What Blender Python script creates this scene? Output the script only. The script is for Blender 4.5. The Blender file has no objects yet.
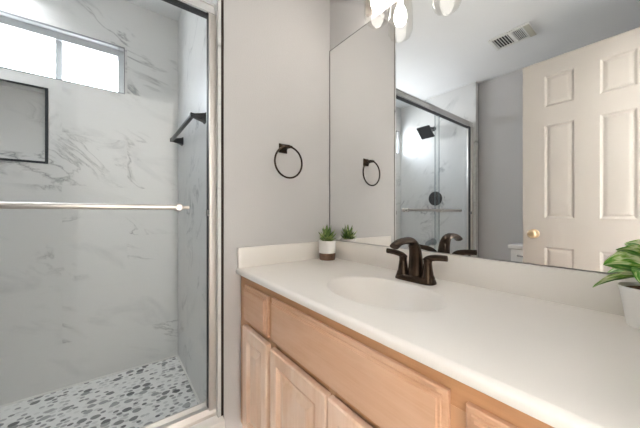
import bpy, bmesh, math, random
from mathutils import Vector, Matrix, Euler
R = math.radians
SC = bpy.context.scene
COL = SC.collection
random.seed(7)

# ------------------------------------------------------------------ camera
CX, CY, CZ = 1.2206, -1.0189, 1.0753
YAW = R(37.73)                                   # degrees to the right of -X
cd = bpy.data.cameras.new('camera'); cam = bpy.data.objects.new('camera', cd); COL.objects.link(cam)
cam.location = (CX, CY, CZ)
cam.rotation_euler = (R(90), 0, R(90) - YAW)
cd.sensor_width = 36.0; cd.lens = 269.3 / 640 * 36.0
cd.shift_y = -(214 - 212.9) / 640
cd.clip_start = 0.01
SC.camera = cam

# ------------------------------------------------------------------ world (bright overcast sky), exposure
w = bpy.data.worlds.new('sky'); SC.world = w; w.use_nodes = True
nt = w.node_tree; nt.nodes.clear()
wo = nt.nodes.new('ShaderNodeOutputWorld'); bg = nt.nodes.new('ShaderNodeBackground')
tc = nt.nodes.new('ShaderNodeTexCoord'); sp = nt.nodes.new('ShaderNodeSeparateXYZ')
cr = nt.nodes.new('ShaderNodeValToRGB')
cr.color_ramp.elements[0].position = 0.0; cr.color_ramp.elements[0].color = (1.0, 1.0, 1.0, 1)
cr.color_ramp.elements[1].position = 0.9; cr.color_ramp.elements[1].color = (0.62, 0.74, 0.90, 1)
nt.links.new(tc.outputs['Generated'], sp.inputs[0]); nt.links.new(sp.outputs['Z'], cr.inputs[0])
nt.links.new(cr.outputs[0], bg.inputs[0]); nt.links.new(bg.outputs[0], wo.inputs[0])
bg.inputs[1].default_value = 12.5

XH = 1.368                                        # hall face of the right wall
def area(name, loc, rot, sx, sy, power, col):
    l = bpy.data.lights.new(name, 'AREA'); l.shape = 'RECTANGLE'; l.size = sx; l.size_y = sy
    l.energy = power; l.color = col
    o = bpy.data.objects.new(name, l); COL.objects.link(o); o.location = loc; o.rotation_euler = rot
    return o
HALL_POWER = 50
# daylight entering through the shower window, and an added hall fill light beside the doorway, washing the hall wall opposite
area('window_daylight', (-1.06, -1.45, 1.987), (0, R(-90), 0), 0.28, 0.96, 1, (1, 1, 1)).data.cycles.is_portal = True
area('hall_fill_light', (XH + .10, -.15, 2.02), (0, R(-90), 0), 0.18, 0.42, HALL_POWER, (1.0, 0.975, 0.95))

BULB_STRENGTH = 20
vs = SC.view_settings
vs.view_transform = 'Standard'; vs.look = 'None'; vs.gamma = 1.0; vs.use_curve_mapping = False
vs.exposure = 0.84
SC.cycles.diffuse_bounces = 8; SC.cycles.max_bounces = 16; SC.cycles.transparent_max_bounces = 24

# ------------------------------------------------------------------ materials
def mat(name, base=(.8, .8, .8), rough=.5, metal=0., spec=.5):
    m = bpy.data.materials.new(name); m.use_nodes = True
    b = m.node_tree.nodes['Principled BSDF']
    b.inputs['Base Color'].default_value = (*base, 1); b.inputs['Roughness'].default_value = rough
    b.inputs['Metallic'].default_value = metal; b.inputs['Specular IOR Level'].default_value = spec
    return m
def N(m, t, **kw):
    n = m.node_tree.nodes.new(t)
    for k, v in kw.items(): setattr(n, k, v)
    return n
def L(m, a, b): m.node_tree.links.new(a, b)
def bsdf(m): return m.node_tree.nodes['Principled BSDF']
def math_(m, op, a, b=None):
    n = N(m, 'ShaderNodeMath', operation=op)
    for i, x in enumerate((a, b)):
        if x is None: continue
        if isinstance(x, (int, float)): n.inputs[i].default_value = x
        else: L(m, x, n.inputs[i])
    return n.outputs[0]
def ramp(m, src, stops):
    n = N(m, 'ShaderNodeValToRGB'); e = n.color_ramp.elements
    while len(e) < len(stops): e.new(0.5)
    for el, (p, c) in zip(e, stops): el.position = p; el.color = (*c, 1) if len(c) == 3 else c
    L(m, src, n.inputs[0]); return n.outputs[0]
def noise(m, vec, scale, detail=4, rough=.5, dist=0.):
    n = N(m, 'ShaderNodeTexNoise'); n.inputs['Scale'].default_value = scale
    n.inputs['Detail'].default_value = detail; n.inputs['Roughness'].default_value = rough
    n.inputs['Distortion'].default_value = dist
    if vec is not None: L(m, vec, n.inputs['Vector'])
    return n.outputs[0]
def objco(m): return N(m, 'ShaderNodeTexCoord').outputs['Object']
def mixc(m, f, a, b, blend='MIX'):
    n = N(m, 'ShaderNodeMix', data_type='RGBA', blend_type=blend)
    for s, x in ((n.inputs[0], f), (n.inputs[6], a), (n.inputs[7], b)):
        if isinstance(x, (int, float)): s.default_value = x
        elif isinstance(x, tuple): s.default_value = (*x, 1)
        else: L(m, x, s)
    return n.outputs[2]
def bump(m, h, strength, dist=.002):
    n = N(m, 'ShaderNodeBump'); n.inputs['Strength'].default_value = strength; n.inputs['Distance'].default_value = dist
    L(m, h, n.inputs['Height']); L(m, n.outputs[0], bsdf(m).inputs['Normal'])

def paint(name, c, rough=.75, tex=.25, scale=160):
    m = mat(name, c, rough, spec=.3)
    co = objco(m)
    v = noise(m, co, 2.0, 3)
    L(m, mixc(m, v, tuple(x * .96 for x in c), tuple(min(1, x * 1.04) for x in c)), bsdf(m).inputs['Base Color'])
    bump(m, noise(m, co, scale, 3), tex, .002)
    return m
M_WALL = paint('gray_wall_paint', (.545, .535, .53), .7, .35, 190)
M_CEIL = paint('ceiling_paint', (.80, .805, .805), .8, .3, 120)
M_DOOR = paint('door_paint', (.455, .428, .395), .45, .06, 60)
M_TRIM = paint('white_trim', (.84, .83, .81), .4, .05, 60)
M_DARKGAP = mat('raw_dark_edge', (.035, .022, .016), .9)

def marble(name, axis, z0=.015):
    m = mat(name, (.7, .7, .7), .32, spec=.5)
    co = objco(m); s = N(m, 'ShaderNodeSeparateXYZ'); L(m, co, s.inputs[0])
    u = s.outputs['Y' if axis == 'y' else 'X']; z = s.outputs['Z']
    TW, TH = .61, .305
    zr = math_(m, 'DIVIDE', math_(m, 'SUBTRACT', z, z0), TH)
    row = math_(m, 'FLOOR', zr); par = math_(m, 'MODULO', math_(m, 'ADD', row, 20), 2)
    ur = math_(m, 'DIVIDE', math_(m, 'ADD', math_(m, 'ADD', u, .94 + 10 * TW), math_(m, 'MULTIPLY', par, TW * .5)), TW)
    colm = math_(m, 'FLOOR', ur)
    cmb = N(m, 'ShaderNodeCombineXYZ'); L(m, row, cmb.inputs[0]); L(m, colm, cmb.inputs[1])
    wn = N(m, 'ShaderNodeTexWhiteNoise'); L(m, cmb.outputs[0], wn.inputs['Vector'])
    off = N(m, 'ShaderNodeVectorMath', operation='SCALE'); L(m, wn.outputs['Color'], off.inputs[0]); off.inputs['Scale'].default_value = 37.
    c2 = N(m, 'ShaderNodeCombineXYZ'); L(m, u, c2.inputs[0]); L(m, z, c2.inputs[1])
    ad = N(m, 'ShaderNodeVectorMath', operation='ADD'); L(m, c2.outputs[0], ad.inputs[0]); L(m, off.outputs[0], ad.inputs[1])
    rot = N(m, 'ShaderNodeVectorRotate', rotation_type='Z_AXIS'); rot.inputs['Angle'].default_value = R(28 if axis == 'y' else -50)
    L(m, ad.outputs[0], rot.inputs['Vector'])
    st = N(m, 'ShaderNodeVectorMath', operation='MULTIPLY'); st.inputs[1].default_value = (1.0, 2.3, 1.0); L(m, rot.outputs[0], st.inputs[0])
    v = st.outputs[0]
    n1 = noise(m, v, 2.2, 6, .58, 1.0)
    d1 = math_(m, 'ABSOLUTE', math_(m, 'SUBTRACT', n1, .5))
    vein = ramp(m, d1, [(0, (1, 1, 1)), (.008, (.5, .5, .5)), (.035, (0, 0, 0))])
    mask = ramp(m, noise(m, v, 1.7, 2), [(.53, (0, 0, 0)), (.68, (1, 1, 1))])
    veinm = mixc(m, 1.0, vein, mask, 'MULTIPLY')
    cloud = ramp(m, noise(m, v, 2.6, 5, .6, .6), [(.56, (0, 0, 0)), (.82, (1, 1, 1))])
    base = mixc(m, cloud, (.66, .66, .652), (.50, .51, .515))
    c = mixc(m, math_(m, 'MULTIPLY', veinm, .92), base, (.22, .23, .24))
    # thin pale joints
    fu = math_(m, 'FRACT', ur); fz = math_(m, 'FRACT', zr)
    du = math_(m, 'MULTIPLY', math_(m, 'MINIMUM', fu, math_(m, 'SUBTRACT', 1.0, fu)), TW)
    dz = math_(m, 'MULTIPLY', math_(m, 'MINIMUM', fz, math_(m, 'SUBTRACT', 1.0, fz)), TH)
    j = math_(m, 'LESS_THAN', math_(m, 'MINIMUM', du, dz), .0011)
    c = mixc(m, j, c, (.64, .64, .63))
    L(m, c, bsdf(m).inputs['Base Color'])
    return m
M_MARB_Y = marble('marble_tile_long_wall', 'y')
M_MARB_X = marble('marble_tile_end_wall', 'x')

def pebbles(name):
    m = mat(name, (.7, .7, .7), .35)
    co = objco(m)
    st = N(m, 'ShaderNodeMapping'); st.inputs['Scale'].default_value = (1.0, .80, 1); st.inputs['Rotation'].default_value = (0, 0, R(12)); L(m, co, st.inputs['Vector'])
    ds = N(m, 'ShaderNodeTexNoise'); ds.inputs['Scale'].default_value = 9; L(m, st.outputs[0], ds.inputs['Vector'])
    dm = mixc(m, .012, st.outputs[0], ds.outputs['Color'], 'ADD')
    def lay(scale, thr, seedoff):
        mp = N(m, 'ShaderNodeMapping'); mp.inputs['Location'].default_value = (seedoff, seedoff * .7, 0); L(m, dm, mp.inputs['Vector'])
        vo = N(m, 'ShaderNodeTexVoronoi', voronoi_dimensions='2D'); vo.inputs['Scale'].default_value = scale; vo.inputs['Randomness'].default_value = .85
        L(m, mp.outputs[0], vo.inputs['Vector'])
        inside = ramp(m, vo.outputs['Distance'], [(thr, (1, 1, 1)), (thr + .05, (0, 0, 0))])
        sc = N(m, 'ShaderNodeSeparateColor'); L(m, vo.outputs['Color'], sc.inputs[0])
        return inside, sc.outputs[0], sc.outputs[1]
    grout = (.80, .80, .79)
    i1, a1, b1 = lay(38, .33, 0.)
    col1 = ramp(m, a1, [(0, (.80, .80, .79)), (.3, (.70, .70, .69)), (.55, (.55, .56, .56)), (.75, (.40, .405, .41)), (.92, (.22, .225, .23)), (1, (.12, .125, .13))])
    c = mixc(m, i1, grout, col1)
    i2, a2, b2 = lay(21, .31, 3.3)
    pick = math_(m, 'GREATER_THAN', b2, .60)
    col2 = ramp(m, a2, [(0, (.42, .43, .43)), (.5, (.24, .25, .25)), (1, (.09, .095, .10))])
    f2 = math_(m, 'MULTIPLY', i2, pick)
    c = mixc(m, f2, c, col2)
    L(m, c, bsdf(m).inputs['Base Color'])
    bump(m, math_(m, 'MAXIMUM', i1, f2), .3, .004)
    return m
M_PEB = pebbles('pebble_mosaic')

def wood(name, c1, c2, c3, grain='x', blotch=.5):
    m = mat(name, c1, .42, spec=.4)
    mp = N(m, 'ShaderNodeMapping'); L(m, objco(m), mp.inputs['Vector'])
    mp.inputs['Scale'].default_value = (1.2, 30, 30) if grain == 'x' else (30, 30, 1.2)
    g = noise(m, mp.outputs[0], 3.0, 5, .6, .8)
    mp2 = N(m, 'ShaderNodeMapping'); L(m, objco(m), mp2.inputs['Vector'])
    mp2.inputs['Scale'].default_value = (2, 6, 6) if grain == 'x' else (6, 6, 2)
    b = noise(m, mp2.outputs[0], 1.6, 4, .55, .4)
    c = mixc(m, ramp(m, g, [(.3, (0, 0, 0)), (.72, (1, 1, 1))]), c1, c2)
    c = mixc(m, math_(m, 'MULTIPLY', ramp(m, b, [(.4, (0, 0, 0)), (.68, (1, 1, 1))]), blotch), c, c3)
    L(m, c, bsdf(m).inputs['Base Color'])
    bump(m, g, .12, .001)
    return m
M_WOOD_FR = wood('maple_face_frame', (0.514, 0.267, 0.129), (0.590, 0.326, 0.169), (0.628, 0.380, 0.222), 'x')
M_WOOD_FRV = wood('maple_stile', (0.542, 0.304, 0.162), (0.607, 0.362, 0.203), (0.654, 0.423, 0.271), 'z')
M_WOOD_DR = wood('maple_drawer_front', (.58, .335, .20), (.65, .40, .26), (.69, .465, .335), 'x', .7)
M_WOOD_DOOR = wood('pickled_maple_door', (0.707, 0.466, 0.312), (0.801, 0.563, 0.413), (0.842, 0.669, 0.547), 'z', .9)
M_COUNTER = mat('cultured_marble', (.80, .76, .71), .28, spec=.5)
_m = M_COUNTER; _n = noise(_m, objco(_m), 3.0, 4)
L(_m, mixc(_m, _n, (.78, .745, .70), (.82, .785, .74)), bsdf(_m).inputs['Base Color'])
M_BRONZE = mat('oil_rubbed_bronze', (.05, .034, .024), .24, .85)
_m = M_BRONZE; _n = noise(_m, objco(_m), 30, 3)
L(_m, mixc(_m, _n, (.030, .020, .014), (.085, .055, .036)), bsdf(_m).inputs['Base Color'])
M_BLACK = mat('matte_black_metal', (.028, .028, .030), .4, .5)
M_TRIMBLK = mat('dark_tile_edge_metal', (.05, .055, .06), .4, .7)
M_GRAYTRIM = mat('gray_tile_edge_metal', (.25, .26, .27), .4, .7)
M_NICKEL = mat('brushed_nickel', (.72, .68, .63), .32, 1.0)
M_CHROME = mat('polished_aluminium', (.82, .82, .82), .12, 1.0)
M_ALU = mat('satin_aluminium', (.70, .665, .63), .5, .75)
M_GASKET = mat('dark_gasket', (.03, .03, .032), .6)
M_RUB = mat('gray_plastic_bumper', (.18, .18, .18), .6)
M_BRASS = mat('satin_brass', (.70, .55, .36), .28, 1.0)
M_VINYL = mat('white_vinyl', (.50, .52, .53), .35)
M_CERAM = mat('white_ceramic', (.85, .84, .82), .2)
M_POTW = mat('white_pot_glaze', (.84, .82, .79), .35)
M_POTB = mat('brown_pot_base', (.14, .075, .045), .6)
_m = M_POTB; _n = noise(_m, objco(_m), 60, 4)
L(_m, mixc(_m, _n, (.09, .05, .03), (.20, .11, .065)), bsdf(_m).inputs['Base Color'])
M_SOIL = mat('potting_bark', (.12, .06, .03), .95)
_m = M_SOIL; _n = noise(_m, objco(_m), 140, 4)
L(_m, ramp(_m, _n, [(.35, (.04, .02, .012)), (.55, (.20, .09, .04)), (.75, (.42, .22, .10))]), bsdf(_m).inputs['Base Color'])
bump(_m, _n, .9, .006)
M_SUCC = mat('succulent_leaf', (.10, .20, .05), .35)
_m = M_SUCC; _n = noise(_m, objco(_m), 45, 3)
L(_m, ramp(_m, _n, [(.35, (.05, .12, .025)), (.52, (.17, .27, .06)), (.68, (.45, .52, .20))]), bsdf(_m).inputs['Base Color'])
M_LEAF = mat('variegated_leaf', (.15, .35, .06), .35)
_m = M_LEAF
_mp = N(_m, 'ShaderNodeMapping'); L(_m, N(_m, 'ShaderNodeTexCoord').outputs['UV'], _mp.inputs['Vector']); _mp.inputs['Scale'].default_value = (.8, 2.8, 1)
_n = noise(_m, _mp.outputs[0], 1.5, 4, .55, .5)
L(_m, ramp(_m, _n, [(.40, (.03, .20, .012)), (.48, (.10, .34, .03)), (.53, (.34, .52, .12)), (.58, (.70, .78, .48))]), bsdf(_m).inputs['Base Color'])
M_STEM = mat('plant_stem', (.16, .30, .07), .5)
M_VENT = mat('vent_enamel', (.74, .74, .71), .45)
M_VENTB = mat('beige_vent_damper', (.55, .53, .44), .6)
M_VENTD = mat('painted_vent_shade', (.06, .06, .06), .8)
M_CAULK = mat('silicone_bead', (.78, .77, .75), .5)
M_HALL = paint('hall_paint', (.74, .72, .69), .8)
M_FLOOR = paint('floor_tile', (.52, .50, .47), .45, .1, 30)
M_MIRROR = mat('mirror_silver', (.93, .94, .94), 0.0, 1.0)
M_MEDGE = mat('mirror_edge', (.09, .09, .09), .5)

def thin_glass(name, tint, ior=1.45, rough=.0):
    m = bpy.data.materials.new(name); m.use_nodes = True; t = m.node_tree; t.nodes.clear()
    o = t.nodes.new('ShaderNodeOutputMaterial'); mx = t.nodes.new('ShaderNodeMixShader')
    tr = t.nodes.new('ShaderNodeBsdfTransparent'); gl = t.nodes.new('ShaderNodeBsdfGlossy'); fr = t.nodes.new('ShaderNodeLayerWeight')
    tr.inputs[0].default_value = (*tint, 1); gl.inputs['Roughness'].default_value = rough; fr.inputs['Blend'].default_value = .5
    gl.inputs['Color'].default_value = (.95, .97, .98, 1)
    f0 = ((ior - 1) / (ior + 1)) ** 2                # Schlick reflectance, the same from both sides of the sheet
    pw = t.nodes.new('ShaderNodeMath'); pw.operation = 'POWER'; pw.inputs[1].default_value = 5
    ma = t.nodes.new('ShaderNodeMath'); ma.operation = 'MULTIPLY_ADD'; ma.inputs[1].default_value = 1 - f0; ma.inputs[2].default_value = f0
    t.links.new(fr.outputs['Facing'], pw.inputs[0]); t.links.new(pw.outputs[0], ma.inputs[0])
    t.links.new(ma.outputs[0], mx.inputs[0]); t.links.new(tr.outputs[0], mx.inputs[1]); t.links.new(gl.outputs[0], mx.inputs[2])
    t.links.new(mx.outputs[0], o.inputs[0]); return m
M_GLASS = thin_glass('clear_shower_glass', (.972, .982, .984), 1.27)
M_GEDGE = mat('glass_cut_edge', (.20, .25, .25), .2)
M_SHADE = thin_glass('clear_lamp_glass', (.95, .94, .92), 1.34)
M_WGLASS = thin_glass('window_glass', (.97, .98, .99), 1.3)
def emit(name, c, s):
    m = bpy.data.materials.new(name); m.use_nodes = True; t = m.node_tree; t.nodes.clear()
    o = t.nodes.new('ShaderNodeOutputMaterial'); e = t.nodes.new('ShaderNodeEmission')
    e.inputs[0].default_value = (*c, 1); e.inputs[1].default_value = s; t.links.new(e.outputs[0], o.inputs[0]); return m
M_BULB = emit('glowing_bulb', (1.0, .94, .875), BULB_STRENGTH)
M_SHOWERFILL = emit('shower_fill_glow', (.96, .98, 1.0), 100.0)  # glow of the fill light added over the shower
M_HALLGLOW = emit('hall_fill_glow', (1.0, .95, .89), 6.0)  # glow of the unseen hall light added for general fill

# ------------------------------------------------------------------ mesh helpers
class MB:
    def __init__(s): s.bm = bmesh.new()
    def box(s, x0, x1, y0, y1, z0, z1, bev=0., mi=0):
        g = bmesh.new(); bmesh.ops.create_cube(g, size=1.0)
        for v in g.verts:
            v.co = Vector((x0 + (v.co.x + .5) * (x1 - x0), y0 + (v.co.y + .5) * (y1 - y0), z0 + (v.co.z + .5) * (z1 - z0)))
        if bev: bmesh.ops.bevel(g, geom=g.edges[:], offset=bev, segments=2, affect='EDGES', profile=.5)
        s.merge(g, mi); return s
    def merge(s, g, mi=0, mat4=None):
        if mat4 is not None: g.transform(mat4)
        mp = {v: s.bm.verts.new(v.co) for v in g.verts}
        for f in g.faces:
            try: nf = s.bm.faces.new([mp[v] for v in f.verts]); nf.material_index = mi; nf.smooth = True
            except ValueError: pass
        g.free()
    def rings(s, rings, cap0=True, cap1=True, closed=True, mi=0, loop=False):
        vs = [[s.bm.verts.new(p) for p in r] for r in rings]; n = len(rings[0])
        pairs = list(zip(vs, vs[1:])) + ([(vs[-1], vs[0])] if loop else [])
        for a, b in pairs:
            for i in range(n if closed else n - 1):
                j = (i + 1) % n
                f = s.bm.faces.new((a[i], a[j], b[j], b[i])); f.smooth = True; f.material_index = mi
        if cap0 and not loop: f = s.bm.faces.new(vs[0][::-1]); f.material_index = mi
        if cap1 and not loop: f = s.bm.faces.new(vs[-1]); f.material_index = mi
        return s
    def tube(s, pts, rad, n=12, closed=False, flat=None, mi=0):
        pts = [Vector(p) for p in pts]; k = len(pts)
        if isinstance(rad, (int, float)): rad = [rad] * k
        rings = []; ref = None
        for i, p in enumerate(pts):
            if closed: t = (pts[(i + 1) % k] - pts[i - 1]).normalized()
            else: t = (pts[min(i + 1, k - 1)] - pts[max(i - 1, 0)]).normalized()
            if ref is None: ref = Vector((1, 0, 0)) if abs(t.x) < .8 else Vector((0, 1, 0))
            a = (ref - t * ref.dot(t)).normalized(); b = t.cross(a); ref = a
            fx, fy = (1, 1) if flat is None else (flat[i] if isinstance(flat, list) else flat)
            rings.append([p + a * (math.cos(2 * math.pi * q / n) * rad[i] * fx) + b * (math.sin(2 * math.pi * q / n) * rad[i] * fy) for q in range(n)])
        return s.rings(rings, loop=closed, mi=mi)
    def lathe(s, prof, c=(0, 0, 0), axis='z', n=32, cap0=True, cap1=True, mi=0):
        c = Vector(c); rings = []
        for r, h in prof:
            ring = []
            for q in range(n):
                a = 2 * math.pi * q / n; x, y = r * math.cos(a), r * math.sin(a)
                ring.append(c + (Vector((x, y, h)) if axis == 'z' else Vector((h, x, y)) if axis == 'x' else Vector((y, h, x))))
            rings.append(ring)
        return s.rings(rings, cap0, cap1, mi=mi)
    def prism(s, poly, axis, a0, a1, mi=0):          # polygon in the two other axes, extruded along axis
        def P(u, v, w):
            return Vector((w, u, v)) if axis == 'x' else Vector((u, w, v)) if axis == 'y' else Vector((u, v, w))
        return s.rings([[P(u, v, a0) for u, v in poly], [P(u, v, a1) for u, v in poly]], mi=mi)
    def panel(s, x0, x1, z0, z1, prof, sgn=-1, mi=0):  # nested rectangles in the xz plane: (inset, y)
        rings = []
        for ins, y in prof:
            a = [(x0 + ins, z0 + ins), (x1 - ins, z0 + ins), (x1 - ins, z1 - ins), (x0 + ins, z1 - ins)]
            rings.append([Vector((x, y, z)) for x, z in a])
        vs = [[s.bm.verts.new(p) for p in r] for r in rings]
        for a, b in zip(vs, vs[1:]):
            for i in range(4):
                j = (i + 1) % 4; s.bm.faces.new((a[i], a[j], b[j], b[i])).material_index = mi
        s.bm.faces.new(vs[-1]).material_index = mi; s.bm.faces.new(vs[0][::-1]).material_index = mi
        return s
    def build(s, name, mats, parent=None, base=None, kind=None, smooth=35):
        bmesh.ops.recalc_face_normals(s.bm, faces=s.bm.faces[:])
        if base is not None: bmesh.ops.translate(s.bm, verts=s.bm.verts[:], vec=-Vector(base))
        me = bpy.data.meshes.new(name); s.bm.to_mesh(me); s.bm.free()
        for m in (mats if isinstance(mats, (list, tuple)) else [mats]): me.materials.append(m)
        for p in me.polygons: p.use_smooth = True
        me.set_sharp_from_angle(angle=R(smooth))
        o = bpy.data.objects.new(name, me); COL.objects.link(o)
        if base is not None: o.location = base
        if parent is not None: o.parent = parent
        if kind: o['kind'] = kind
        return o
def tag(o, label, cat, group=None):
    o['label'] = label; o['category'] = cat
    if group: o['group'] = group
    return o
def thing(name, loc, label, cat, group=None):
    o = bpy.data.objects.new(name, None); COL.objects.link(o); o.location = loc; o.empty_display_size = .05
    return tag(o, label, cat, group)
def S(name, mats, *boxes, parent=None):
    m = MB()
    for b in boxes: m.box(*b)
    return m.build(name, mats, parent, kind='structure' if parent is None else None)
def bez(p0, p1, p2, p3, n):
    p0, p1, p2, p3 = map(Vector, (p0, p1, p2, p3)); out = []
    for i in range(n + 1):
        t = i / n; u = 1 - t
        out.append(p0 * u**3 + p1 * 3 * u * u * t + p2 * 3 * u * t * t + p3 * t**3)
    return out

# ------------------------------------------------------------------ room shell
H = 2.44; XR = 1.268; YB = -2.06; SB = -.915; SY0 = -.645; SY1 = -1.985; SZ = .06
S('floor', M_FLOOR, (0.03, XR, YB, 0, -.05, 0), (XR, 2.6, -2.4, .5, -.05, 0))
S('ceiling', M_CEIL, (SB - .15, 2.6, YB - .1, .5, H, H + .06))
S('wall_mirror_side', M_WALL, (-.05, XR + .1, 0, .1, 0, H))
S('wall_left', M_WALL, (SB - .2, 0, -.62, .0, 0, H))
S('wall_far', M_WALL, (SB - .2, XR + .1, YB - .1, YB, 0, H))
# right wall with the doorway (y -1.220 .. -.575)
S('wall_right', M_WALL, (XR, XR + .1, YB, -1.235, 0, H), (XR, XR + .1, -.575, 0, 0, H), (XR, XR + .1, -1.235, -.575, 2.06, H))
S('trim_1', M_TRIM, (XR + .002, XR + .098, -1.235, -1.220, 0, 2.06), (XR + .002, XR + .098, -.59, -.575, 0, 2.06), (XR + .002, XR + .098, -1.220, -.59, 2.045, 2.06))
S('wall_hall_end', M_HALL, (2.5, 2.6, -2.4, .5, 0, H))
S('wall_hall_side', M_HALL, (XR + .1, 2.5, .4, .5, 0, H), (XR + .1, 2.5, -2.4, -2.3, 0, H))
S('baseboard_far', M_TRIM, (.03, XR, YB, YB + .014, 0, .09))

# shower: tiled walls
WY0, WY1, WZ0, WZ1 = -1.94, -.957, 1.842, 2.131        # window opening
NY0, NY1, NZ0, NZ1 = -1.62, -1.312, 1.362, 1.772       # niche opening
xa, xb = SB - .13, SB
S('wall_shower_back', M_MARB_Y,
  (xa, xb, WY1, -.62, 0, H), (xa, xb, YB, WY0, 0, H), (xa, xb, WY0, WY1, WZ1, H),
  (xa, xb, WY0, WY1, NZ1, WZ0), (xa, xb, NY1, WY1, 0, NZ1), (xa, xb, WY0, NY0, 0, NZ1),
  (xa, xb, NY0, NY1, 0, NZ0), (xa, SB - .09, NY0, NY1, NZ0, NZ1))
S('wall_shower_right', M_MARB_X, (SB, -.002, SY0, -.632, 0, H))
S('wall_shower_left', M_MARB_X, (SB, -.002, YB + .012, SY1, 0, H))
S('trim_2', M_DARKGAP, (-.9, -.004, -.632, -.620, .165, H), (-.9, -.004, YB, YB + .012, .165, H))
# dark metal edging of the niche, gray edging of the window opening
e = .011
S('trim_3', M_TRIMBLK, (SB - .02, SB + .003, NY1 - e * .2, NY1 + e, NZ0 - e, NZ1 + .004), (SB - .02, SB + .003, NY0 - e, NY1, NZ0 - e, NZ0 + .001),
  (SB - .02, SB + .003, NY0 - e, NY0, NZ0, NZ1 + .004), (SB - .02, SB + .003, NY0, NY1, NZ1, NZ1 + .004))
e = .005
S('trim_4', M_GRAYTRIM, (SB - .01, SB + .002, WY1, WY1 + e, WZ0 - e, WZ1 + e), (SB - .01, SB + .002, WY0 - e, WY0, WZ0 - e, WZ1 + e),
  (SB - .01, SB + .002, WY0, WY1, WZ1, WZ1 + e), (SB - .01, SB + .002, WY0, WY1, WZ0 - e, WZ0))
# window: vinyl slider with a centre mullion
wx0, wx1 = SB - .115, SB - .045
win = S('window_1', M_VINYL, (wx0, wx1, WY0, WY0 + .03, WZ0, WZ1), (wx0, wx1, WY1 - .03, WY1, WZ0, WZ1), (wx0, wx1, WY0 + .03, WY1 - .03, WZ1 - .042, WZ1),
        (wx0, wx1, WY0 + .03, WY1 - .03, WZ0, WZ0 + .012))
S('mullion', M_VINYL, (wx0 + .01, wx1 - .012, -1.279, -1.250, WZ0 + .012, WZ1 - .042), (wx0 + .01, wx1 - .012, -1.64, -1.618, WZ0 + .012, WZ1 - .042), parent=win)
S('window_pane', M_WGLASS, (wx0 + .03, wx0 + .034, WY0 + .02, WY1 - .02, WZ0 + .006, WZ1 - .02), parent=win)

S('floor_shower', M_PEB, (SB, -.06, SY1, SY0, 0, SZ))
S('trim_5', M_CAULK, (SB, SB + .008, SY1, SY0, SZ - .01, SZ + .008), (SB, -.1, SY0 - .008, SY0, SZ - .01, SZ + .008))
cb = MB(); cb.box(-.12, .028, YB + .002, -.623, 0, .165, .006)
cb.build('shower_curb', M_CERAM, kind='structure')

# ------------------------------------------------------------------ shower door
gx = -.05
sd = thing('sliding_shower_door', (gx, -1.315, .165), 'framed sliding glass shower door with towel bar on the tiled shower curb', 'shower door')
def P(name, mb, m, parent, **k):
    base = Vector(parent.location) if parent.parent is None else Vector(parent.location) + Vector(parent.parent.location)
    o = mb.build(name, m, parent, **k)
    o.data.transform(Matrix.Translation(-base)); return o
hz0, hz1 = 1.966, 2.024
mb = MB(); mb.prism([(-.078, hz0), (-.076, hz1 - .006), (-.070, hz1), (-.040, hz1), (-.031, hz1 - .008), (-.031, hz1 - .016), (-.034, hz1 - .019), (-.034, hz1 - .024), (-.030, hz1 - .027), (-.028, hz0 + .004), (-.031, hz0)], 'y', SY1, SY0)
P('header_rail', mb, M_CHROME, sd, smooth=25)
mb = MB(); mb.box(-.073, -.040, SY1 + .03, SY0 - .03, hz0 - .003, hz0 + .001)
P('header_channel', mb, M_GASKET, sd)
for y0, y1 in ((SY0 - .030, SY0), (SY1, SY1 + .030)):
    mb = MB(); mb.box(-.080, -.028, y0, y1, .19, hz0, .003); j = P('jamb', mb, M_ALU, sd)
    mb = MB(); inn = y0 if y1 == SY0 else y1; sg = -1 if y1 == SY0 else 1
    mb.box(-.062, -.040, min(inn, inn + sg * .003), max(inn, inn + sg * .003), .20, hz0 - .004); P('jamb_gasket', mb, M_GASKET, sd)
    mb = MB(); mb.box(-.045, -.026, min(inn, inn + sg * .011), max(inn, inn + sg * .011), 1.062, 1.09, .002); P('bumper', mb, M_RUB, sd)
mb = MB(); mb.prism([(-.102, .165), (-.102, .196), (-.090, .2), (-.078, .186), (-.06, .186), (-.055, .196), (-.040, .196), (-.026, .178), (-.024, .165)], 'y', SY1, SY0)
P('bottom_track', mb, M_ALU, sd, smooth=25)
def gpanel(x, y0, y1):
    mb = MB(); mb.box(x - .003, x + .003, y0, y1, .19, hz0 - .002)
    g = P('glass_panel', mb, M_GLASS, sd)
    return g
def edge(x, y, g):
    mb = MB(); mb.box(x - .0032, x + .0032, y - .0012, y + .0012, .2, hz0 - .006); P('panel_edge', mb, M_GEDGE, g)
g1 = gpanel(-.050, -1.340, SY0 - .033); g2 = gpanel(-.068, SY1 + .033, -1.304)
edge(-.050, -1.341, g1); edge(-.068, -1.303, g2)
def bar(g, x, xg, y0, y1, c0, c1, z=1.098):
    mb = MB(); mb.tube([(x, y0, z), (x, y0 + .004, z), (x, y1 - .034, z), (x, y1 - .030, z), (x, y1, z)], [.0105, .0105, .0105, .0075, .0075], 16)
    b = P('handle_bar', mb, M_NICKEL, g)
    for y in (c0, c1):
        mb = MB(); mb.lathe([(.010, xg - .004), (.016, xg - .002), (.016, xg + .010), (.012, xg + .014), (.010, xg + .02), (.010, x - .012), (.0155, x - .010), (.0155, x + .008), (.012, x + .0115)], (0, y, z), 'x', 20)
        P('bar_post', mb, M_NICKEL, g)
bar(g1, -.010, -.050, -1.325, -.762, -1.308, -.800)
bar(g2, -.030, -.068, -1.72, -1.352, -1.70, -1.366)

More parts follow.
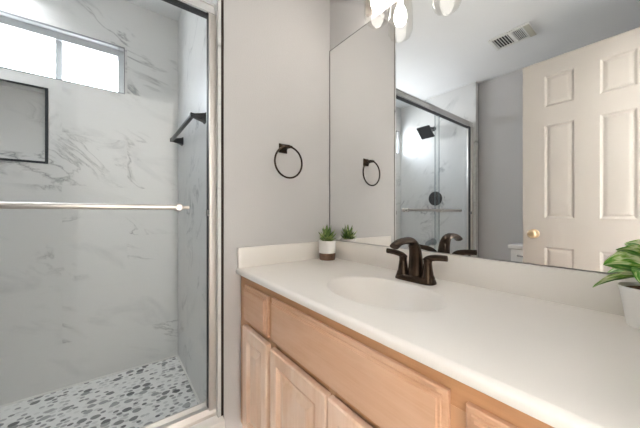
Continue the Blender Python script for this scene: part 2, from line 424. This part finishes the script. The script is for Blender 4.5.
# ------------------------------------------------------------------ shower fittings
tb = thing('shower_towel_bar', (-.475, SY0, 1.549), 'black towel bar with flared posts on the marble shower side wall', 'towel bar')
for x in (-.755, -.195):
    mb = MB(); rr = []
    for k, (d, hx, hz) in enumerate(((0, .024, .024), (.004, .024, .024), (.012, .019, .019), (.036, .013, .014), (.056, .0095, .010), (.072, .011, .011), (.074, .010, .010))):
        y = SY0 - d; rr.append([Vector((x - hx, y, 1.549 - hz)), Vector((x + hx, y, 1.549 - hz)), Vector((x + hx, y, 1.549 + hz)), Vector((x - hx, y, 1.549 + hz))])
    mb.rings(rr); P('post', mb, M_BLACK, tb, smooth=25)
mb = MB(); mb.box(-.762, -.188, SY0 - .072, SY0 - .055, 1.541, 1.557, .002); P('bar', mb, M_BLACK, tb)

sh = thing('rain_shower', (-.462, SY1, 2.055), 'square black rain shower head on the shower end wall, seen in mirror', 'shower head')
mb = MB(); mb.tube(bez((-.462, SY1, 2.06), (-.462, SY1 + .06, 2.07), (-.462, SY1 + .11, 2.06), (-.462, SY1 + .145, 2.02), 10), .010, 12); P('shower_arm', mb, M_BLACK, sh)
mb = MB(); mb.lathe([(.028, 0), (.028, .006), (.014, .012)], (-.462, SY1, 2.06), 'y', 24); P('flange', mb, M_BLACK, sh)
mb = MB(); g = bmesh.new(); bmesh.ops.create_cube(g, size=1)
for v in g.verts:
    k = 1.0 if v.co.z < 0 else .86
    v.co = Vector((v.co.x * .165 * k, v.co.y * .165 * k, v.co.z * .026))
bmesh.ops.bevel(g, geom=g.edges[:], offset=.006, segments=2, affect='EDGES')
g.transform(Matrix.Translation((-.462, SY1 + .175, 1.992)) @ Matrix.Rotation(R(42), 4, 'X')); mb.merge(g)
P('spray_plate', mb, M_BLACK, sh)
va = thing('shower_valve', (-.443, SY1, 1.243), 'round black shower valve with lever on the shower end wall, seen in mirror', 'shower valve')
mb = MB(); mb.lathe([(.082, 0), (.082, .006), (.076, .012), (.03, .016), (.028, .04), (.022, .046)], (-.443, SY1, 1.243), 'y', 40); P('escutcheon', mb, M_BLACK, va)
mb = MB(); mb.tube([(-.443, SY1 + .05, 1.25), (-.443, SY1 + .052, 1.21), (-.443, SY1 + .056, 1.165)], [.011, .009, .007], 12); P('lever', mb, M_BLACK, va)
ts = thing('tub_spout', (-.468, SY1, .735), 'gray metal tub spout low on the shower end wall, seen in mirror', 'spout')
mb = MB(); mb.tube([(-.468, SY1, .735), (-.468, SY1 + .01, .735), (-.468, SY1 + .09, .732), (-.468, SY1 + .125, .722), (-.468, SY1 + .14, .70)], [.036, .03, .028, .027, .022], 16); P('spout_body', mb, M_GRAYTRIM, ts)
mb = MB(); mb.lathe([(.042, 0), (.042, .006), (.034, .010)], (-.468, SY1, .735), 'y', 24); P('spout_flange', mb, M_GRAYTRIM, ts)

# ------------------------------------------------------------------ mirror
mi = MB(); mi.box(.004, 1.255, -.006, -.0005, .921, 2.026)
mo = mi.build('wall_mirror', [M_MEDGE, M_MIRROR], smooth=10)
for p in mo.data.polygons:
    if p.normal.y < -.9: p.material_index = 1
mb = MB(); mb.box(.004, .0075, -.0068, -.0058, .921, 2.026); mb.box(.0075, 1.255, -.0068, -.0058, 2.0235, 2.026)
mb.build('mirror_edge', M_MEDGE, mo)
tag(mo, 'large frameless wall mirror above the counter backsplash', 'mirror')

# ------------------------------------------------------------------ vanity cabinet
FY = -.541; FR = -.563; CX1 = 1.262
vc = thing('vanity_cabinet', (.63, -.27, 0), 'light pickled maple vanity cabinet under the white countertop', 'cabinet')
mb = MB(); mb.box(0.002, CX1, -.522, -.004, .10, .64); mb.box(0.02, CX1, -.47, -.02, 0, .10)
mb.box(.002, .02, -.522, -.004, .6, .795); mb.box(CX1 - .018, CX1, -.522, -.004, .6, .795)
P('carcass', mb, M_WOOD_FRV, vc)
mb = MB()
for z0, z1 in ((.735, .797), (.585, .625), (.10, .14)): mb.box(.002, CX1, FY, FY + .02, z0, z1)
P('face_rails', mb, M_WOOD_FR, vc)
mb = MB()
for x0, x1 in ((.002, .09), (.285, .345), (.645, .672), (.965, 1.03), (1.22, CX1)):
    z1 = .735 if x0 != .645 else .6
    mb.box(x0, x1, FY - .0006, FY + .0194, .10, z1)
mb.box(.002, .0235, FY - .0008, FY + .0194, .1, .797)
P('face_stiles', mb, M_WOOD_FRV, vc)
def drawer(name, x0, x1, z0, z1, parent=vc, label=None):
    mb = MB(); mb.panel(x0, x1, z0, z1, [(0, FY - .001), (0, FR + .012), (.003, FR + .010), (.010, FR + .0095), (.0115, FR + .005), (.016, FR + .0045), (.0175, FR + .0005), (.022, FR)])
    o = P(name, mb, M_WOOD_DR, parent, smooth=20)
    return o
def cdoor(x0, x1, z0, z1):
    mb = MB(); mb.panel(x0, x1, z0, z1, [(0, FY - .001), (0, FR + .004), (.004, FR), (.046, FR), (.049, FR + .006), (.054, FR + .010), (.058, FR + .004), (.062, FR + .010), (.072, FR + .010), (.094, FR + .001), (.097, FR + .001)])
    return P('door', mb, M_WOOD_DOOR, vc, smooth=20)
drawer('drawer_front', .070, .293, .603, .757); drawer('drawer_front', .327, .984, .603, .762); drawer('drawer_front', 1.014, 1.236, .603, .757)
cdoor(.070, .302, .125, .580); cdoor(.331, .654, .125, .580); cdoor(.661, .984, .125, .580); cdoor(1.014, 1.236, .125, .580)

# ------------------------------------------------------------------ countertop with integral basin
ZC = .82
BX, BY, BA, BB = .640, -.318, .212, .148
ct = MB(); bm = ct.bm
N_E = 64
ell = [bm.verts.new((BX + BA * math.cos(2 * math.pi * i / N_E), BY + BB * math.sin(2 * math.pi * i / N_E), ZC)) for i in range(N_E)]
out = [bm.verts.new(p) for p in ((.002, -.553, ZC), (1.263, -.553, ZC), (1.263, -.001, ZC), (.002, -.001, ZC))]
es = [bm.edges.new((a, b)) for lp in (ell, out) for a, b in zip(lp, lp[1:] + lp[:1])]
bmesh.ops.triangle_fill(bm, use_beauty=True, use_dissolve=False, edges=es)
prof = [(-.553, ZC)] + [(-.553 - .014 * math.sin(a), ZC - .010 + .010 * math.cos(a)) for a in (R(20), R(45), R(70), R(90))] + [(-.567, .802), (-.565, .797), (-.560, .795), (-.5, .795)]
ct.rings([[Vector((x, y, z)) for y, z in prof] for x in (.002, 1.263)], False, False, closed=False)
ct.box(.002, .004, -.56, -.001, .796, .8195); ct.box(1.2615, 1.263, -.56, -.001, .796, .8195)
counter = ct.build('countertop', M_COUNTER, smooth=40, base=(.63, -.28, .795))
tag(counter, 'white cultured marble vanity countertop with an integral oval basin', 'countertop')
def bowl():
    mb = MB(); rings = []
    for t, d in ((1.0, 0), (.985, .0015), (.965, .005), (.94, .012), (.90, .026), (.82, .052), (.70, .080), (.55, .103), (.38, .118), (.2, .126), (.09, .128)):
        rings.append([Vector((BX + BA * t * math.cos(2 * math.pi * i / N_E), BY + BB * t * math.sin(2 * math.pi * i / N_E) + (1 - t) * .01, ZC - d)) for i in range(N_E)])
    mb.rings(rings, False, True); return mb
P('basin', bowl(), M_COUNTER, counter, smooth=60)
mb = MB(); mb.lathe([(.024, 0), (.024, .003), (.018, .004), (.015, .002)], (BX, BY + .009, ZC - .1279), 'z', 24); P('drain', mb, M_BRONZE, counter)
mb = MB(); mb.box(.002, 1.263, -.019, -.001, ZC - .001, .917, .003); P('backsplash', mb, M_COUNTER, counter)
mb = MB(); mb.box(.001, .019, -.560, -.020, ZC - .001, .914, .003); P('side_splash', mb, M_COUNTER, counter)

# ------------------------------------------------------------------ faucet
FX, FYC = .637, -.115
fa = thing('faucet', (FX, FYC, ZC), 'oil-rubbed bronze two-handle faucet with arched spout behind the basin', 'faucet')
mb = MB(); rr = []
for h, k in ((0, 1.0), (.006, 1.0), (.014, .95), (.020, .90), (.022, .86)):
    ring = []
    for i in range(48):
        a = 2 * math.pi * i / 48; c, s = math.cos(a), math.sin(a)
        ring.append(Vector((FX + math.copysign(abs(c)**.45, c) * .079 * (k if k > .9 else k + .03), FYC + math.copysign(abs(s)**.6, s) * .031 * k, ZC + h)))
    rr.append(ring)
mb.rings(rr); P('base_plate', mb, M_BRONZE, fa, smooth=50)
pts = bez((FX, FYC + .004, ZC + .018), (FX, FYC + .012, ZC + .10), (FX, FYC + .002, ZC + .160), (FX, FYC - .055, ZC + .154), 14) + \
      bez((FX, FYC - .055, ZC + .154), (FX, FYC - .085, ZC + .154), (FX, FYC - .108, ZC + .150), (FX, FYC - .126, ZC + .137), 8)[1:]
k = len(pts)
rad = [.029 - .0125 * min(1, i / 12) for i in range(k)]
flat = [(1.0 + .15 * (i / k), 1.0 - .35 * (i / k)) for i in range(k)]
mb = MB(); mb.tube(pts, rad, 20, flat=flat); P('spout', mb, M_BRONZE, fa, smooth=50)
for s in (-1, 1):
    hx = FX + s * .052
    mb = MB(); mb.lathe([(.024, .016), (.0245, .022), (.022, .028), (.020, .032), (.0165, .056), (.0145, .072), (.0148, .077), (.0152, .082), (.012, .089), (.004, .092)], (hx, FYC, ZC), 'z', 28)
    hb = P('handle_body', mb, M_BRONZE, fa, smooth=50)
    q = bez((hx - s * .010, FYC, ZC + .079), (hx + s * .004, FYC, ZC + .096), (hx + s * .03, FYC - .001, ZC + .098), (hx + s * .074, FYC - .006, ZC + .100), 12)
    mb = MB(); mb.tube(q, [.0125 + .001 * math.sin(i) * 0 - .0022 * (i / 12) for i in range(13)], 14, flat=[(.5, 1.0 - .1 * i / 12) if False else (1.0, .55) for i in range(13)])
    P('lever', mb, M_BRONZE, hb, smooth=50)

# ------------------------------------------------------------------ towel ring
tr = thing('towel_ring', (0, -.318, 1.408), 'dark bronze towel ring on the gray wall left of the mirror', 'towel ring')
mb = MB(); rr = []
for d, hs in ((0, .0235), (.005, .0235), (.010, .019), (.022, .010), (.042, .008), (.058, .0085), (.060, .007)):
    rr.append([Vector((d, -.318 + a * hs, 1.408 + b * hs)) for a, b in ((-1, -1), (1, -1), (1, 1), (-1, 1))])
mb.rings(rr); P('wall_post', mb, M_BRONZE, tr, smooth=25)
mb = MB(); mb.tube([(.055, -.316 - .019, 1.4085), (.055, -.316 + .019, 1.4085)], .0068, 12); P('ring_collar', mb, M_BRONZE, tr)
rc = Vector((.055, -.315, 1.4085 - .0785)); n = 64
mb = MB(); mb.tube([rc + Vector((0, math.sin(2 * math.pi * i / n) * .0785, math.cos(2 * math.pi * i / n) * .0785)) for i in range(n)], .0047, 10, closed=True); P('ring', mb, M_BRONZE, tr)

# ------------------------------------------------------------------ vanity light
FXS = (.434, .662, .890); LY = -.089
vl = thing('vanity_light', (.662, 0, 2.095), 'three-bulb vanity light with clear glass shades above the mirror', 'light')
mb = MB(); mb.box(.30, 1.02, -.022, 0, 2.055, 2.135, .004); P('back_plate', mb, M_NICKEL, vl)
for x in FXS:
    mb = MB(); mb.tube(bez((x, -.02, 2.105), (x, -.05, 2.23), (x, LY, 2.26), (x, LY, 2.15), 12), .009, 12); P('arm', mb, M_NICKEL, vl)
    mb = MB(); mb.lathe([(.012, 2.155), (.026, 2.145), (.028, 2.135), (.028, 2.098), (.020, 2.094)], (x, LY, 0), 'z', 24); so = P('socket', mb, M_NICKEL, vl)
    mb = MB(); mb.lathe([(.011, 2.090), (.012, 2.074), (.017, 2.062), (.025, 2.045), (.029, 2.022), (.0285, 2.003), (.023, 1.986), (.013, 1.976), (.003, 1.973)], (x, LY, 0), 'z', 24); P('bulb', mb, M_BULB, vl)
    mb = MB(); mb.lathe([(.026, 2.125), (.040, 2.112), (.052, 2.085), (.0575, 2.04), (.0575, 1.965), (.055, 1.940), (.046, 1.920), (.030, 1.911), (.002, 1.909)], (x, LY, 0), 'z', 36, False, True); P('glass_shade', mb, M_SHADE, vl)

# ------------------------------------------------------------------ hinged door (stands open into the room), knob
DX0, DX1, DYF, DT = .614, 1.247, -1.213, .035
dm = MB(); dz0, dz1 = .012, 2.063
xs = [(DX0 + .117, DX0 + .258), (DX0 + .367, DX0 + .507)]; zs = [(.23, .855), (1.041, 1.640), (1.759, 1.958)]
rec = .007
dm.box(DX0, DX1, DYF - DT + rec, DYF - rec, dz0, dz1)
for y0, y1 in ((DYF - rec, DYF), (DYF - DT, DYF - DT + rec)):
    for x0, x1 in ((DX0, xs[0][0]), (xs[0][1], xs[1][0]), (xs[1][1], DX1)): dm.box(x0, x1, y0, y1, dz0, dz1)
    for x0, x1 in xs:
        zz = [dz0] + [v for z in zs for v in z] + [dz1]
        for i in range(0, len(zz), 2): dm.box(x0, x1, y0, y1, zz[i], zz[i + 1])
for x0, x1 in xs:
    for z0, z1 in zs:
        for sgn, yf in ((1, DYF), (-1, DYF - DT)):
            dm.panel(x0, x1, z0, z1, [(0.0, yf - sgn * (rec + .001)), (0.0, yf - sgn * .0005), (.010, yf - sgn * .006), (.016, yf - sgn * .0065), (.030, yf - sgn * .0015), (.034, yf - sgn * .0012)])
door = dm.build('door_1', M_DOOR, kind='structure', smooth=20)
for sg, y0 in ((1, DYF), (-1, DYF - DT)):
    mb = MB(); prof = [(.030, 0), (.030, .004), (.024, .008), (.011, .012), (.010, .030), (.016, .033), (.0245, .038), (.027, .046), (.024, .055), (.014, .060), (.003, .061)]
    mb.lathe([(r, sg * h) for r, h in prof], (DX0 + .062, y0, .938), 'y', 28); mb.build('door_knob', M_BRASS, door, smooth=50)
mb = MB(); mb.box(DX0 - .0015, DX0 + .001, DYF - .026, DYF - .010, .91, .975); mb.build('latch_plate', M_BRASS, door)
for z in (.25, 1.02, 1.80):
    mb = MB(); mb.tube([(DX1 + .008, DYF - .002, z - .045), (DX1 + .008, DYF - .002, z + .045)], .006, 10); mb.box(DX1 - .002, DX1 + .006, DYF - .03, DYF - .002, z - .044, z + .044); mb.build('hinge', M_BRASS, door)

# ------------------------------------------------------------------ ceiling vent
vx0, vx1, vy0, vy1 = .345, .612, -1.550, -1.350
ve = thing('ceiling_vent', ((vx0 + vx1) / 2, (vy0 + vy1) / 2, H), 'white louvered air vent on the ceiling, seen in mirror', 'vent')
mb = MB(); b = .022
for bx in ((vx0, vx1, vy0, vy0 + b), (vx0, vx1, vy1 - b, vy1), (vx0, vx0 + b, vy0 + b, vy1 - b), (vx1 - .05, vx1, vy0 + b, vy1 - b), (.474, .502, vy0 + b, vy1 - b)): mb.box(*bx, H - .010, H - .0005, .002)
P('vent_frame', mb, M_VENT, ve)
mb = MB(); mb.box(vx0 + b, vx1 - .05, vy0 + b, vy1 - b, H - .003, H - .0008); P('vent_duct_shade', mb, M_VENTD, ve)  # flat dark sheet behind the louvers, duct shade put into its colour
mb = MB(); mb.box(vx1 - .038, vx1 - .002, vy0 + .006, vy1 - .006, H - .0125, H - .0095, .001); P('damper_plate', mb, M_VENTB, ve)
for a0, a1 in ((vx0 + b, .474), (.502, vx1 - .05)):
    nn = 6
    for i in range(nn):
        x = a0 + (i + .5) * (a1 - a0) / nn
        mb = MB(); mb.prism([(x - .006, H - .003), (x + .002, H - .010), (x + .0042, H - .0092), (x - .0035, H - .003)], 'y', vy0 + b, vy1 - b); P('louver', mb, M_VENT, ve)

# ------------------------------------------------------------------ toilet behind the door
to = thing('toilet', (.56, -1.75, 0), 'white toilet against the far wall behind the open door, seen in mirror', 'toilet')
tx = .56
mb = MB(); mb.box(tx - .215, tx + .215, -2.03, -1.84, .40, .755, .02); tank = P('tank', mb, M_CERAM, to)
mb = MB(); mb.box(tx - .228, tx + .228, -2.04, -1.828, .755, .790, .008); P('tank_lid', mb, M_CERAM, to)
mb = MB(); mb.tube([(tx - .15, -1.835, .70), (tx - .15, -1.815, .70), (tx - .09, -1.812, .695)], .008, 10); P('flush_lever', mb, M_CHROME, to)
mb = MB(); rr = []
for z, a, bb, cy in ((0, .11, .25, -1.72), (.03, .105, .24, -1.72), (.15, .09, .20, -1.70), (.27, .13, .22, -1.66), (.36, .175, .245, -1.63), (.40, .185, .255, -1.62)):
    rr.append([Vector((tx + a * math.cos(2 * math.pi * i / 40), cy + bb * math.sin(2 * math.pi * i / 40), z)) for i in range(40)])
mb.rings(rr); mb.box(tx - .12, tx + .12, -2.02, -1.8, .25, .40, .02); P('bowl', mb, M_CERAM, to, smooth=50)
mb = MB(); rr = []
for z, k in ((.40, .98), (.41, 1.0), (.425, 1.0), (.432, .96)):
    rr.append([Vector((tx + .188 * k * math.cos(2 * math.pi * i / 40), -1.615 + .235 * k * math.sin(2 * math.pi * i / 40), z)) for i in range(40)])
mb.rings(rr); P('seat_lid', mb, M_CERAM, to, smooth=40)

# ------------------------------------------------------------------ succulent in a two-tone pot
sx, sy = .078, -.084
su = thing('potted_succulent', (sx, sy, ZC), 'small spiky green succulent in a white and brown pot at the counter corner', 'plant')
mb = MB(); mb.lathe([(.040, .0005), (.0425, .004), (.0445, .038)], (sx, sy, ZC), 'z', 36); P('pot_base', mb, M_POTB, su, smooth=50)
mb = MB(); mb.lathe([(.0448, .038), (.0462, .042), (.0475, .098), (.0478, .104), (.046, .1055), (.0435, .103), (.042, .094)], (sx, sy, ZC), 'z', 36); P('pot', mb, M_POTW, su, smooth=50)
mb = MB(); mb.lathe([(.042, .092), (.03, .096), (.002, .098)], (sx, sy, ZC), 'z', 24); P('soil', mb, M_SOIL, su)
def spike(mb, c, az, el, ln, wd):
    d = Vector((math.cos(az) * math.cos(el), math.sin(az) * math.cos(el), math.sin(el))); side = Vector((-math.sin(az), math.cos(az), 0)); up = side.cross(d) * -1
    rr = []
    for t, wk in ((0, .7), (.25, 1.0), (.5, .95), (.75, .6), (.92, .25), (1.0, .04)):
        p = Vector(c) + d * (ln * t) + Vector((0, 0, 1)) * (ln * .22 * t * t)
        hw = wd * wk; th = wd * .45 * wk
        rr.append([p - side * hw + up * th * .8, p - up * th, p + side * hw + up * th * .8, p + up * th * .25])
    mb.rings(rr)
mb = MB()
for ringn, el, ln, wd in ((7, 16, .056, .0125), (7, 36, .066, .0125), (6, 56, .074, .0115), (4, 74, .076, .010), (1, 88, .068, .008)):
    for i in range(ringn):
        spike(mb, (sx + random.uniform(-.004, .004), sy + random.uniform(-.004, .004), ZC + .099), 2 * math.pi * (i + random.uniform(-.2, .2)) / ringn + ringn, R(el + random.uniform(-7, 7)), ln * random.uniform(.85, 1.08), wd)
P('foliage', mb, M_SUCC, su, smooth=60)

# ------------------------------------------------------------------ variegated pothos in a white pot
px, py = 1.199, -.076
po = thing('potted_pothos', (px, py, ZC), 'variegated green leafy plant in a white pot at the right end of the counter', 'plant')
mb = MB(); mb.lathe([(.036, .0005), (.038, .003), (.049, .080), (.0515, .086), (.0515, .090), (.049, .0905), (.047, .082), (.046, .074)], (px, py, ZC), 'z', 40); P('pot', mb, M_POTW, po, smooth=50)
mb = MB(); mb.lathe([(.0465, .076), (.04, .084), (.02, .089), (.002, .089)], (px, py, ZC), 'z', 30); P('soil', mb, M_SOIL, po)
def leaf(base, az, el, droop, ln, wd, roll=0.):
    """heart-shaped leaf on a curved midrib, with real thickness, uv along and across"""
    me = bmesh.new(); uv = me.loops.layers.uv.new('uv')
    nu, nv = 12, 8
    d0 = Vector((math.cos(az), math.sin(az), 0)); side = Vector((-math.sin(az), math.cos(az), 0))
    p = Vector(base); g = []
    for i in range(nu + 1):
        t = i / nu; e_ = R(el - droop * t); d = d0 * math.cos(e_) + Vector((0, 0, math.sin(e_))); up = side.cross(d) * -1
        if i: p = p + d * (ln / nu)
        s2 = side * math.cos(roll) + up * math.sin(roll); u2 = up * math.cos(roll) - side * math.sin(roll)
        hw = wd * (math.sin(math.pi * min(1, t ** .62)) ** .75 if 0 < t < 1 else .02)
        back = -ln * .10 * max(0, 1 - t * 5)
        row = []
        for j in range(nv + 1):
            v = (j / nv) * 2 - 1
            row.append((p + s2 * (hw * v) + u2 * (hw * .28 * abs(v) ** 1.5 - .05 * hw * math.sin(t * 14 + v * 3) * abs(v)) + d * (back * abs(v)), t, v * .5 + .5))
        g.append(row)
    for off, flip in ((0, False), (-.0011, True)):
        vs = [[me.verts.new(c[0] + Vector((0, 0, off))) for c in r] for r in g]
        for i in range(nu):
            for j in range(nv):
                q = [(i, j), (i + 1, j), (i + 1, j + 1), (i, j + 1)]
                if flip: q = q[::-1]
                f = me.faces.new([vs[a][b] for a, b in q])
                for lp, (a, b) in zip(f.loops, q): lp[uv].uv = (g[a][b][1] + base[0] * 9, g[a][b][2] + base[1] * 13)
    m = bpy.data.meshes.new('leaf'); me.to_mesh(m); me.free(); m.materials.append(M_LEAF)
    for pl in m.polygons: pl.use_smooth = True
    return m
LEAVES = [  # az, el, droop, length, half width, stem height, stem reach, roll
    (176, 10, 30, .062, .030, .136, .002, 1.0),
    (202, -12, 26, .078, .024, .112, .014, .55),
    (140, 30, 50, .055, .020, .152, .004, .3),
    (262, 10, 60, .055, .024, .125, .012, -.2),
    (300, 30, 70, .045, .020, .125, .010, .2),
    (95, 50, 40, .045, .018, .140, .003, .1),
    (215, 40, 50, .050, .022, .160, .004, .5),
    (20, 30, 60, .040, .020, .130, .004, .1),
]
pb = Vector(po.location)
for az, el, dr, ln, wd, sh_, rch, roll in LEAVES:
    a = R(az); dirv = Vector((math.cos(a), math.sin(a), 0))
    p0 = Vector((px, py, ZC + .09)) + dirv * .008; p1 = Vector((px, py, ZC + sh_)) + dirv * (rch + .012)
    mb = MB(); mb.tube(bez(p0, p0 + Vector((0, 0, .03)), p1 - dirv * .012, p1 + dirv * .002, 8), .0018, 8); st = P('stem', mb, M_STEM, po)
    lo = bpy.data.objects.new('leaf', leaf(p1, a, el, dr, ln, wd, roll)); COL.objects.link(lo); lo.data.transform(Matrix.Translation(-pb)); lo.parent = po

# ------------------------------------------------------------------ added fill light, can-shaped, to brighten the shower side wall (above the frame)
dl = thing('added_shower_fill', (-.75, -1.50, H), 'added fill light shaped as a round white can on the ceiling over the shower', 'light')
mb = MB(); mb.lathe([(.010, -.0005), (.078, -.0005), (.078, -.085), (.074, -.088), (.070, -.085), (.070, -.012), (.010, -.012)], (-.75, -1.50, H), 'z', 36, True, True); P('fill_can', mb, M_TRIM, dl)
mb = MB(); mb.lathe([(.066, -.0125), (.064, -.018), (.03, -.020), (.002, -.0205)], (-.75, -1.50, H), 'z', 32); P('lens', mb, M_SHOWERFILL, dl)  # glowing face of the added shower fill

# ------------------------------------------------------------------ added fill light in the hall, shaped as a wall lamp (outside the frame)
hl = thing('added_hall_fill', (XH, -.15, 2.02), 'added fill light shaped as a long lamp on the hall side of the bathroom wall, outside the doorway', 'light')
mb = MB(); mb.box(XH + .0005, XH + .022, -.38, .08, 1.92, 2.12, .004); P('fill_base', mb, M_NICKEL, hl)
mb = MB(); mb.box(XH + .022, XH + .090, -.365, .065, 1.925, 2.115, .02); P('fill_panel', mb, M_HALLGLOW, hl)
